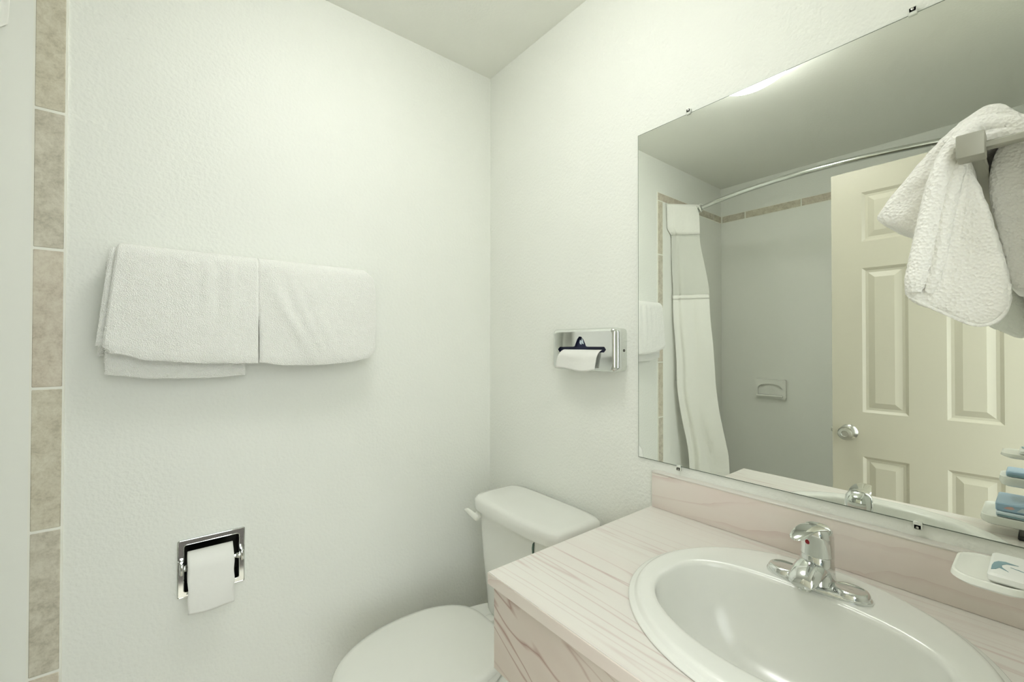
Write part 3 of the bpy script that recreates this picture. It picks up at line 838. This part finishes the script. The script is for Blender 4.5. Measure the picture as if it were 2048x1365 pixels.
p4 = packet('soap_packet', 'blue soap packet with pink print lying on another packet', -.565, -.452, -1.400, -1.333, .9174, .018, BLUEP)
part('pink_print', plate_me([(-1.345, .925), (-1.350, .929), (-1.358, .931), (-1.362, .927), (-1.356, .924)], [], lambda u, v, t: (t, u, v), -.4512, -.4518), PINKP, p4, smooth=False)
part('white_print', plate_me([(-1.364, .922), (-1.372, .931), (-1.392, .931), (-1.392, .922)], [], lambda u, v, t: (t, u, v), -.4512, -.4518), BLUEL, p4, smooth=False)

# ================================================================ small towel rack beside the mirror with a washcloth
rk = empty('small_towel_rack', (-.25, YC, 1.459), 'small grey metal towel rack holding the washcloth by the mirror', 'towel rack')
part('end_block', box_me(-.490, -.470, -1.3775, -1.3605, 1.4475, 1.4675, .0012, 2), RACKM, rk)
part('arm', box_me(-.479, -.471, YC + .001, -1.376, 1.4545, 1.4610, .0012, 1), RACKM, rk)
part('bar', box_me(-.472, -.060, -1.3745, -1.3640, 1.4530, 1.4630, .001, 1), RACKM, rk)
part('arm', box_me(-.064, -.052, YC + .001, -1.364, 1.4525, 1.4610, .0015, 1), SATIN, rk)
for x in (-.478, -.058):
    part('wall_flange', box_me(x - .02, x + .02, YC + .0005, YC + .006, 1.437, 1.477, .002, 1), SATIN, rk)

wc = empty('washcloth', (-.40, -1.36, 1.30), 'cream white washcloth draped over the small rack at upper right', 'towel')
def cloth_body(outline, xs, name, closed_front=True, seed=0.0, amp=.0014, per=6):
    C2 = catmull([(a, c, 0) for a, c in outline], per, True)
    cy = sum(p.x for p in C2) / len(C2); cz = sum(p.y for p in C2) / len(C2)
    rings = []
    for (x, s, bulge) in xs:
        ring = []
        for p in C2:
            y, z = cy + (p.x - cy) * s, cz + (p.y - cz) * s
            nz = noise.noise(Vector((y * 90 + seed, z * 60, x * 60))) * amp
            fine = noise.noise(Vector((y * 420 + seed, z * 420, x * 420))) * .0007
            ring.append((x + nz * 1.2, y + nz + fine, z + fine))
        rings.append(ring)
    o = part(name, loft(rings), TERRY2, wc, angle=85)
    return o
main = [(-1.366, 1.470), (-1.352, 1.460), (-1.340, 1.425), (-1.331, 1.378), (-1.3235, 1.337), (-1.347, 1.319), (-1.371, 1.305), (-1.386, 1.314), (-1.3895, 1.340), (-1.384, 1.374), (-1.377, 1.410), (-1.368, 1.446)]
xsm = [(-.4635, .04, 0), (-.4640, .30, 0), (-.4650, .60, 0), (-.4660, .85, 0), (-.4655, .95, 0), (-.4620, 1.0, 0), (-.45, 1.0, 0), (-.42, .97, 0), (-.40, .90, 0), (-.39, .6, 0)]
cloth_body(main, xsm, 'front_drape')
# rolled left edge of the front drape
edge = catmull([(-.462, -1.372, 1.481), (-.4655, -1.358, 1.4665), (-.4670, -1.3475, 1.436), (-.4680, -1.3395, 1.393), (-.4685, -1.3335, 1.358), (-.4680, -1.3300, 1.338)], 12)
part('rolled_edge', tube_me(edge, [interp(k / (len(edge) - 1), [(0, .0065), (.3, .0085), (.85, .0085), (1, .0055)]) + noise.noise(Vector((k * .9, 0, 0))) * .0006 for k in range(len(edge))], 20), TERRY2, wc, angle=85)
edge2 = catmull([(-.465, -1.3725, 1.468), (-.4665, -1.360, 1.444), (-.4675, -1.3525, 1.405), (-.4680, -1.3470, 1.365), (-.4670, -1.3400, 1.336)], 12)
part('rolled_edge', tube_me(edge2, [interp(k / (len(edge2) - 1), [(0, .004), (.3, .0055), (.85, .005), (1, .003)]) + noise.noise(Vector((k * .9, 5, 0))) * .0005 for k in range(len(edge2))], 18), TERRY2, wc, angle=85)
bot = catmull([(-.464, -1.3265, 1.334), (-.4655, -1.347, 1.3195), (-.4655, -1.371, 1.3055), (-.464, -1.3855, 1.3145), (-.463, -1.3890, 1.3400)], 10)
part('hem', tube_me(bot, .0014, 10), TERRY2, wc, angle=85)
# outer fold behind, coming over the bar and flaring to the left
k_ = (1.0156 - .43) / (1.0156 - .466)
def sc_(p): return (-1.4084 + (p[0] + 1.4084) * k_, 1.2879 + (p[1] - 1.2879) * k_)
back = [sc_(p) for p in [(-1.412, 1.470), (-1.398, 1.480), (-1.382, 1.497), (-1.364, 1.491), (-1.345, 1.474), (-1.321, 1.444), (-1.303, 1.418), (-1.308, 1.409), (-1.319, 1.403), (-1.338, 1.394), (-1.352, 1.420), (-1.364, 1.455), (-1.384, 1.470)]]
cloth_body(back, [(-.428, .05, 0), (-.429, .4, 0), (-.430, .75, 0), (-.429, .93, 0), (-.425, 1.0, 0), (-.40, 1.0, 0), (-.34, .97, 0), (-.28, .9, 0), (-.26, .5, 0)], 'outer_fold', seed=4.0, amp=.002)
# ridge folds on top
for y0, z0, s in ((0, 0, 0), (-.012, -.012, 1)):
    rp = catmull([(-.440, -1.352 + y0 * .4, 1.476 + z0 * .9), (-.444, -1.366 + y0, 1.4865 + z0), (-.446, -1.382 + y0, 1.4840 + z0), (-.446, -1.402 + y0, 1.4700 + z0), (-.446, -1.420 + y0, 1.455 + z0)], 8)
    part('top_fold', tube_me(rp, [.0045] + [.008] * (len(rp) - 2) + [.007], 16), TERRY2, wc, angle=85)
# wall side of the cloth, behind the arm
kr = (1.0156 - .40) / (1.0156 - .466)
def sr(p): return (-1.4084 + (p[0] + 1.4084) * kr, 1.2879 + (p[1] - 1.2879) * kr)
right = [sr(p) for p in [(-1.420, 1.462), (-1.398, 1.464), (-1.382, 1.456), (-1.3775, 1.426), (-1.380, 1.404), (-1.3835, 1.378), (-1.3875, 1.343), (-1.396, 1.333), (-1.418, 1.340)]]
cloth_body(right, [(-.398, .05, 0), (-.399, .5, 0), (-.400, .85, 0), (-.398, .97, 0), (-.39, 1.0, 0), (-.34, 1.0, 0), (-.27, .95, 0), (-.255, .5, 0)], 'wall_side_drape', seed=8.0, amp=.0018)
